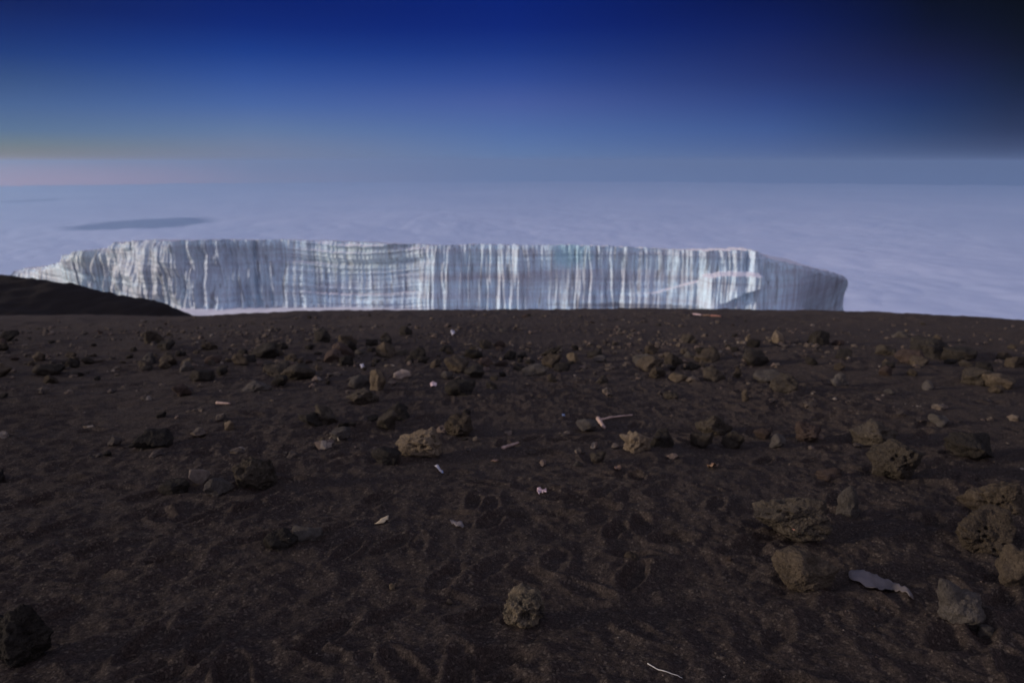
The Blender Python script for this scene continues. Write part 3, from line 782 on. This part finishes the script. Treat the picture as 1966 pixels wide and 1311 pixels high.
for (o, px, py, k, s_) in LOOSE:
    d, mx, my, nm = min(((px-a)**2+(2.2*(py-b))**2, a, b, c_) for a, b, c_ in MARKS)
    dx, dy = px-mx, 2.2*(py-my)
    side = ('left of' if dx < 0 else 'right of') if abs(dx) > abs(dy) else ('behind' if dy < 0 else 'in front of')
    byk.setdefault((nm, side), []).append((d, o, k, s_))
for (nm, side), l in byk.items():
    for i, (d, o, k, s_) in enumerate(sorted(l, key=lambda q: q[0])):
        size = 'small' if s_ < 0.15 else 'large' if s_ > 0.30 else 'middling'
        if len(l) == 1: o['label'] = '%s %s loose stone just %s the %s' % (size, TONE[k % 8], side, nm)
        else: o['label'] = '%s %s stone, %s one %s the %s' % (size, TONE[k % 8], ORD[i], side, nm)

# gravel nobody could count: grains and chips over the ash
def gravel():
    rs = np.random.RandomState(9)
    N = 60000
    dd_ = 1.5+ (rs.rand(N)**1.7)*24
    xx = (rs.rand(N)*2-1)*(0.82*dd_+0.6)
    s = (0.0014+0.0040*rs.rand(N)**8)*(0.8+dd_*0.12)*np.where(dd_ > 7, 1.4, 1.0)
    clump = pn2(xx*1.2, dd_*1.2, 12)+0.4*pn2(xx*4, dd_*4, 13)
    keep = rs.rand(N) < np.clip(0.45+1.1*clump, 0.05, 1); xx, dd_, s = xx[keep], dd_[keep], s[keep]
    j = np.clip(np.searchsorted(xs, xx), 1, len(xs)-1); i = np.clip(np.searchsorted(ys, dd_), 1, len(ys)-1)
    u = (xx-xs[j-1])/(xs[j]-xs[j-1]); v_ = (dd_-ys[i-1])/(ys[i]-ys[i-1])
    zc = (Z[i-1, j-1]*(1-u)+Z[i-1, j]*u)*(1-v_)+(Z[i, j-1]*(1-u)+Z[i, j]*u)*v_
    n = len(xx)
    base = np.array([(1, 0, 0), (0, 1, 0), (-1, 0, 0), (0, -1, 0), (0, 0, 0.8), (0, 0, -0.8)], float)
    P = base[None]*(0.7+0.6*rs.rand(n, 6, 1))
    th = rs.rand(n)*6.28; ct, st_ = np.cos(th), np.sin(th)
    Q = P.copy(); Q[:, :, 0] = P[:, :, 0]*ct[:, None]-P[:, :, 1]*st_[:, None]; Q[:, :, 1] = (P[:, :, 0]*st_[:, None]+P[:, :, 1]*ct[:, None])
    Q *= s[:, None, None]
    Q[:, :, 0] += xx[:, None]; Q[:, :, 1] += dd_[:, None]; Q[:, :, 2] += (zc+s*0.35)[:, None]
    f = np.array([(0, 1, 4), (1, 2, 4), (2, 3, 4), (3, 0, 4), (1, 0, 5), (2, 1, 5), (3, 2, 5), (0, 3, 5)])
    Fq = (f[None]+(np.arange(n)*6)[:, None, None]).reshape(-1, 3)
    m = Mat('grit', 0.9, 0.2)
    wn_ = m.n.new('ShaderNodeTexWhiteNoise'); wn_.noise_dimensions = '3D'
    sn = m.n.new('ShaderNodeVectorMath'); sn.operation = 'SNAP'; sn.inputs[1].default_value = (0.09, 0.09, 0.9)
    m.l.new(m.tc.outputs['Object'], sn.inputs[0]); m.l.new(sn.outputs[0], wn_.inputs[0])
    r = m.n.new('ShaderNodeValToRGB'); m.l.new(wn_.outputs[0], r.inputs[0])
    r.color_ramp.interpolation = 'CONSTANT'
    e = r.color_ramp.elements; e[0].color = (0.040, 0.032, 0.028, 1); e[1].position = 0.35; e[1].color = (0.070, 0.055, 0.044, 1)
    for p_, c_ in ((0.62, (0.10, 0.078, 0.060, 1)), (0.80, (0.095, 0.070, 0.058, 1)), (0.97, (0.16, 0.135, 0.115, 1))):
        q = e.new(p_); q.color = c_
    m.color(r.outputs[0])
    # coarser chips, thickest in the rubble belt
    nb, fb = ico(2)
    M_ = 8000
    yb_ = 5+19*rs.rand(M_*2); xb_ = (rs.rand(M_*2)*2-1)*(0.82*yb_+1)
    w_ = (0.12+0.95*np.exp(-((yb_-14.5)/4.2)**2))*np.clip(0.5+1.4*pn2(xb_*0.5, yb_*0.5, 15), 0.05, 1)
    kk = rs.rand(M_*2) < w_*0.8*(1-0.75*smooth(4, 9, xb_)); xb_, yb_ = xb_[kk][:M_], yb_[kk][:M_]; mb = len(xb_)
    sb = (0.012+0.066*rs.rand(mb)**2.6)
    zb_ = np.array([gz(a_, b_) for a_, b_ in zip(xb_, yb_)])
    offs = rs.uniform(-99, 99, (mb, 3))
    big = (nb[None]+0*offs[:, None]); nz = pn3((big*1.3+offs[:, None]).reshape(-1, 3), 19).reshape(mb, -1)
    big = big*(0.85+0.65*nz)[:, :, None]*np.stack([0.7+0.6*rs.rand(mb), 0.7+0.5*rs.rand(mb), 0.4+0.5*rs.rand(mb)], 1)[:, None]*sb[:, None, None]
    big[:, :, 0] += xb_[:, None]; big[:, :, 1] += yb_[:, None]; big[:, :, 2] += (zb_+sb*0.25)[:, None]
    Fb = (fb[None]+(np.arange(mb)*len(nb))[:, None, None]).reshape(-1, 3)+n*6
    Q = np.vstack([Q.reshape(-1, 3), big.reshape(-1, 3)]); Fq = np.vstack([Fq, Fb])
    g = mesh_np('gravel', Q.reshape(-1, 3), Fq, m.m, smooth_sh=False)
    tag(g, kind='stuff')
gravel()

# ------------------------------------------------------------------ litter and sticks
def plain(name, c1, c2=None, rough=0.7, scale=8.0):
    m = Mat(name, rough, 0.3); c2 = c2 or tuple(q*0.75 for q in c1)
    m.color(m.mix(m.rng(m.noise(m.coord('Object'), scale, 4), 0.35, 0.65), c1, c2)); return m.m
MT = {'film': plain('grey_plastic_film', (0.135, 0.115, 0.115), (0.10, 0.088, 0.088), 0.6),
      'wood': plain('weathered_wood', (0.42, 0.30, 0.25), (0.26, 0.18, 0.15)),
      'white': plain('white_paper', (0.50, 0.48, 0.52), (0.36, 0.34, 0.38)),
      'pink': plain('pink_paper', (0.46, 0.31, 0.33), (0.52, 0.42, 0.44)),
      'blue': plain('blue_plastic', (0.16, 0.21, 0.36), (0.26, 0.32, 0.44), 0.4),
      'orange': plain('orange_plastic', (0.20, 0.12, 0.07), (0.15, 0.085, 0.05), 0.5),
      'red': plain('red_plastic', (0.30, 0.13, 0.10), (0.22, 0.10, 0.08), 0.5),
      'straw': plain('dry_straw', (0.44, 0.36, 0.24), (0.30, 0.24, 0.16)),
      'cord': plain('pale_string', (0.55, 0.52, 0.48), (0.42, 0.40, 0.37))}
def ppx(p, n_): 
    dist = p.y*math.cos(PITCH)-(p.z-CAMZ)*math.sin(PITCH); return n_*dist/FPX
def tube(name, pts, rad, mat, taper=0.6, seg=8, parent=None):
    """a stick, straw or string through points, as one mesh; location at its middle"""
    c0_ = sum(pts, Vector())/len(pts)
    V, F = [], []
    N = len(pts)
    for i, p in enumerate(pts):
        t = (pts[min(i+1, N-1)]-pts[max(i-1, 0)]).normalized()
        a = t.cross(Vector((0, 0, 1))); a = a.normalized() if a.length > 1e-4 else Vector((1, 0, 0)); b = t.cross(a)
        r = rad*(1-(1-taper)*i/(N-1))*(1+0.15*math.sin(i*2.7))
        for k in range(seg):
            an = 2*math.pi*k/seg; V.append((p-c0_)+a*(r*math.cos(an))+b*(r*math.sin(an)))
    bm = bmesh.new(); vs = [bm.verts.new(q) for q in V]
    for i in range(N-1):
        for k in range(seg): bm.faces.new((vs[i*seg+k], vs[i*seg+(k+1) % seg], vs[(i+1)*seg+(k+1) % seg], vs[(i+1)*seg+k]))
    bm.faces.new(vs[:seg][::-1]); bm.faces.new(vs[-seg:])
    bmesh.ops.recalc_face_normals(bm, faces=bm.faces)
    me = bpy.data.meshes.new(name); bm.to_mesh(me); bm.free()
    for q in me.polygons: q.use_smooth = True
    me.materials.append(MT[mat]); o = bpy.data.objects.new(name, me); COL.objects.link(o); o.location = c0_
    if parent: o.parent = parent
    return o
def stick(a, b, wpx, mat, name, label, cat, lift=0.006, bend=0.0, n=9, group=None):
    A, B = hit(*a), hit(*b); r = ppx(A, wpx)/2
    pts = []
    for i in range(n):
        t = i/(n-1); p = A.lerp(B, t); q = (B-A); s_ = Vector((-q.y, q.x, 0)).normalized()
        p = p+s_*(bend*q.length*math.sin(math.pi*t)); p.z = max(A.lerp(B, t).z, gz(p.x, p.y))+r*0.6+lift*0.3
        pts.append(p)
    return tag(tube(name, pts, r, mat), label, cat, group)
def scrap(px, py, outline, mat, name, label, cat, seed=0, crumple=0.35, thick=0.0012, group=None):
    """a torn flat piece lying on the ash: outline in photograph pixels around (px,py), laid on the ground"""
    C = hit(px, py)
    P = []
    for (a, b) in outline:
        q = hit(px+a, py+b); P.append(Vector((q.x-C.x, q.y-C.y, 0)))
    size = max(p.length for p in P)
    bm = bmesh.new(); vs = [bm.verts.new(p) for p in P]; f = bm.faces.new(vs)
    bmesh.ops.triangulate(bm, faces=[f])
    bmesh.ops.subdivide_edges(bm, edges=bm.edges[:], cuts=3, use_grid_fill=True)
    bmesh.ops.triangulate(bm, faces=bm.faces[:])
    for v_ in bm.verts:
        x, y = v_.co.x, v_.co.y
        nz = float(pn2(np.array([x/size*2.2+seed]), np.array([y/size*2.2]), seed)[0])+0.5*float(pn2(np.array([x/size*6]), np.array([y/size*6+seed]), seed+1)[0])
        v_.co.z = gz(C.x+x, C.y+y)-C.z+0.012*min(1, size*8)+crumple*min(size, 1.3*max(abs(q.x) for q in P))*(nz+0.35)
    bmesh.ops.recalc_face_normals(bm, faces=bm.faces)
    me = bpy.data.meshes.new(name); bm.to_mesh(me); bm.free()
    for q in me.polygons: q.use_smooth = True
    me.materials.append(MT[mat]); o = bpy.data.objects.new(name, me); COL.objects.link(o); o.location = C
    md = o.modifiers.new('thickness', 'SOLIDIFY'); md.thickness = thick; md.offset = 1
    return tag(o, label, cat, group)
# a red scrap caught on the front of the dark pitted boulder
from mathutils.bvhtree import BVHTree
bo = lava[(1530, 1046)]; wm_ = Matrix.Translation(bo.location) @ Matrix.Diagonal((*bo.scale, 1))
bv = BVHTree.FromPolygons([wm_ @ v_.co for v_ in bo.data.vertices], [tuple(q.vertices) for q in bo.data.polygons])
for (qx, qy) in ((1525, 1016), (1530, 1010), (1535, 1000), (1530, 990)):
    rd = Vector(ray(qx, qy)).normalized(); hp, hn, _, _ = bv.ray_cast(Vector((0, 0, CAMZ)), rd)
    if hp: break
if hp:
    bm = bmesh.new(); k_ = 0.009
    vs = [bm.verts.new((a*k_, b*k_, 0.25*k_*math.sin(a*3+b*2))) for a, b in ((-1, -0.5), (0, -0.7), (1, 0.1), (0.7, 0.8), (-0.2, 0.3), (-0.9, 0.4))]
    bm.faces.new(vs); bmesh.ops.triangulate(bm, faces=bm.faces[:])
    me = bpy.data.meshes.new('plastic_scrap'); bm.to_mesh(me); bm.free(); me.materials.append(MT['red'])
    rsx = bpy.data.objects.new('plastic_scrap', me); COL.objects.link(rsx); rsx.location = hp + hn*0.003
    rsx.rotation_euler = hn.to_track_quat('Z', 'Y').to_euler()
    md = rsx.modifiers.new('thickness', 'SOLIDIFY'); md.thickness = 0.0015; md.offset = 1
    tag(rsx, 'tiny red scrap stuck on the front face of the big dark pitted boulder', 'litter')
# the long pale strip on the right
strip = [(-62, -20), (-56, -27), (-44, -29), (-28, -26), (-8, -18), (14, -9), (36, -1), (50, 5), (58, 16), (64, 30), (54, 24), (40, 15), (26, 10), (8, 11), (-12, 8), (-34, 1), (-52, -5), (-60, -12)]
scrap(1690, 1126, strip, 'film', 'plastic_strip', 'long grey strip of plastic film with a twisted tail beside the brown boulder', 'plastic scrap', 5, 0.05, 0.002)
scrap(1040, 946, [(-9, -5), (-3, -7), (2, -4), (9, -5), (10, 3), (5, 1), (2, 5), (-2, 2), (-5, 7), (-8, 2)], 'pink', 'paper_scrap', 'crumpled pinkish white scrap of paper in the ash near the centre', 'litter', 6, 0.3)
scrap(842, 902, [(-8, -6), (-3, -6), (3, 0), (6, 3), (7, 8), (2, 6), (-4, 1)], 'white', 'paper_scrap', 'white and bluish scrap just below the holed tan boulder', 'litter', 7, 0.35)
scrap(847, 906, [(-3, -3), (3, -1), (5, 4), (0, 4)], 'blue', 'plastic_scrap', 'tiny blue scrap lying against the white one below the holed boulder', 'litter', 8, 0.3)
scrap(878, 1010, [(-14, -6), (-6, -6), (4, -4), (14, 2), (12, 6), (2, 4), (-6, 1)], 'film', 'plastic_scrap', 'grey crinkled leaf shaped scrap in the foreground ash', 'litter', 9, 0.3)
scrap(1342, 687, [(-5, -4), (0, -5), (5, 3), (2, 6), (-2, 2)], 'white', 'paper_scrap', 'bright white scrap in the rubble right of centre', 'litter', 10, 0.4)
scrap(945, 743, [(-7, -3), (0, -5), (7, -1), (5, 5), (-3, 4)], 'white', 'paper_scrap', 'white scrap at the lower rim of the rubble near the centre', 'litter', 11, 0.4)
scrap(696, 706, [(-5, -3), (1, -4), (5, 2), (-2, 4)], 'white', 'paper_scrap', 'small bluish white scrap in the rubble above the grey crusted rock', 'litter', 12, 0.4)
scrap(870, 641, [(-5, -3), (1, -4), (5, 2), (-2, 4)], 'white', 'paper_scrap', 'white fleck near the brow of the slope left of centre', 'litter', 13, 0.4)
scrap(1082, 799, [(-3, -2), (2, -2), (3, 2), (-2, 2)], 'blue', 'plastic_scrap', 'small light blue scrap left of the broken sticks', 'litter', 14, 0.4)
scrap(832, 740, [(-7, -2), (5, -4), (7, 2), (-4, 4)], 'pink', 'paper_scrap', 'small pink scrap in the rubble left of the pointed brown rock', 'litter', 15, 0.4)
scrap(1186, 902, [(-7, -3), (5, -4), (7, 2), (-4, 5)], 'orange', 'plastic_scrap', 'orange scrap below the small olive stone', 'litter', 16, 0.4)
scrap(1370, 898, [(-14, 3), (-4, -3), (10, -5), (8, 0), (-2, 4)], 'orange', 'plastic_scrap', 'thin dull orange curled scrap right of centre', 'litter', 17, 0.4)
scrap(735, 1003, [(-16, 6), (-4, -4), (12, -10), (10, -2), (0, 4)], 'straw', 'wood_chip', 'pale splinter half sunk in the ash left of centre', 'wood chip', 18, 0.2)
scrap(950, 886, [(-8, 1), (4, -3), (8, -1), (2, 3)], 'orange', 'plastic_scrap', 'faint orange scrap between the stick and the pink paper', 'litter', 19, 0.3)
stick((965, 862), (995, 852), 7, 'wood', 'stick', 'short pale stick lying alone left of the centre line', 'stick')
stick((1150, 808), (1214, 798), 5, 'wood', 'stick', 'long thin pale stick right of the low grey stone', 'stick', bend=0.04)
stick((1148, 806), (1160, 824), 9, 'wood', 'stick', 'short thick pinkish stub of wood at the end of the long stick', 'stick')
stick((416, 775), (442, 777), 6, 'wood', 'stick', 'short pinkish stick lying alone on the left', 'stick')
stick((1243, 1274), (1310, 1302), 2.2, 'cord', 'string', 'thin pale string curled on the ash at the bottom of the picture', 'string', bend=-0.08, n=16)
for k, (a, b, mt, lab) in enumerate([((1331, 604), (1346, 606), 'pink', 'left pale piece of the broken marker pole near the brow'), ((1348, 606), (1362, 607), 'orange', 'middle orange piece of the broken marker pole near the brow'), ((1365, 607), (1384, 608), 'red', 'right red piece of the broken marker pole near the brow')]):
    stick(a, b, 3.5, mt, 'marker_pole', lab, 'marker pole', group='pieces of a marker pole near the brow')
for (a, b, lab) in [((632, 846), (660, 830), 'longest dry straw lying slantwise across the grey frosted stone'), ((640, 838), (652, 850), 'short dry straw hanging down the front of the grey frosted stone'),
                    ((645, 842), (668, 838), 'dry straw pointing right on the grey frosted stone'), ((650, 850), (640, 832), 'dry straw standing steepest on the grey frosted stone')]:
    stick(a, b, 1.8, 'straw', 'straw', lab, 'straw', lift=0.06, group='dry straws on the frosted stone')
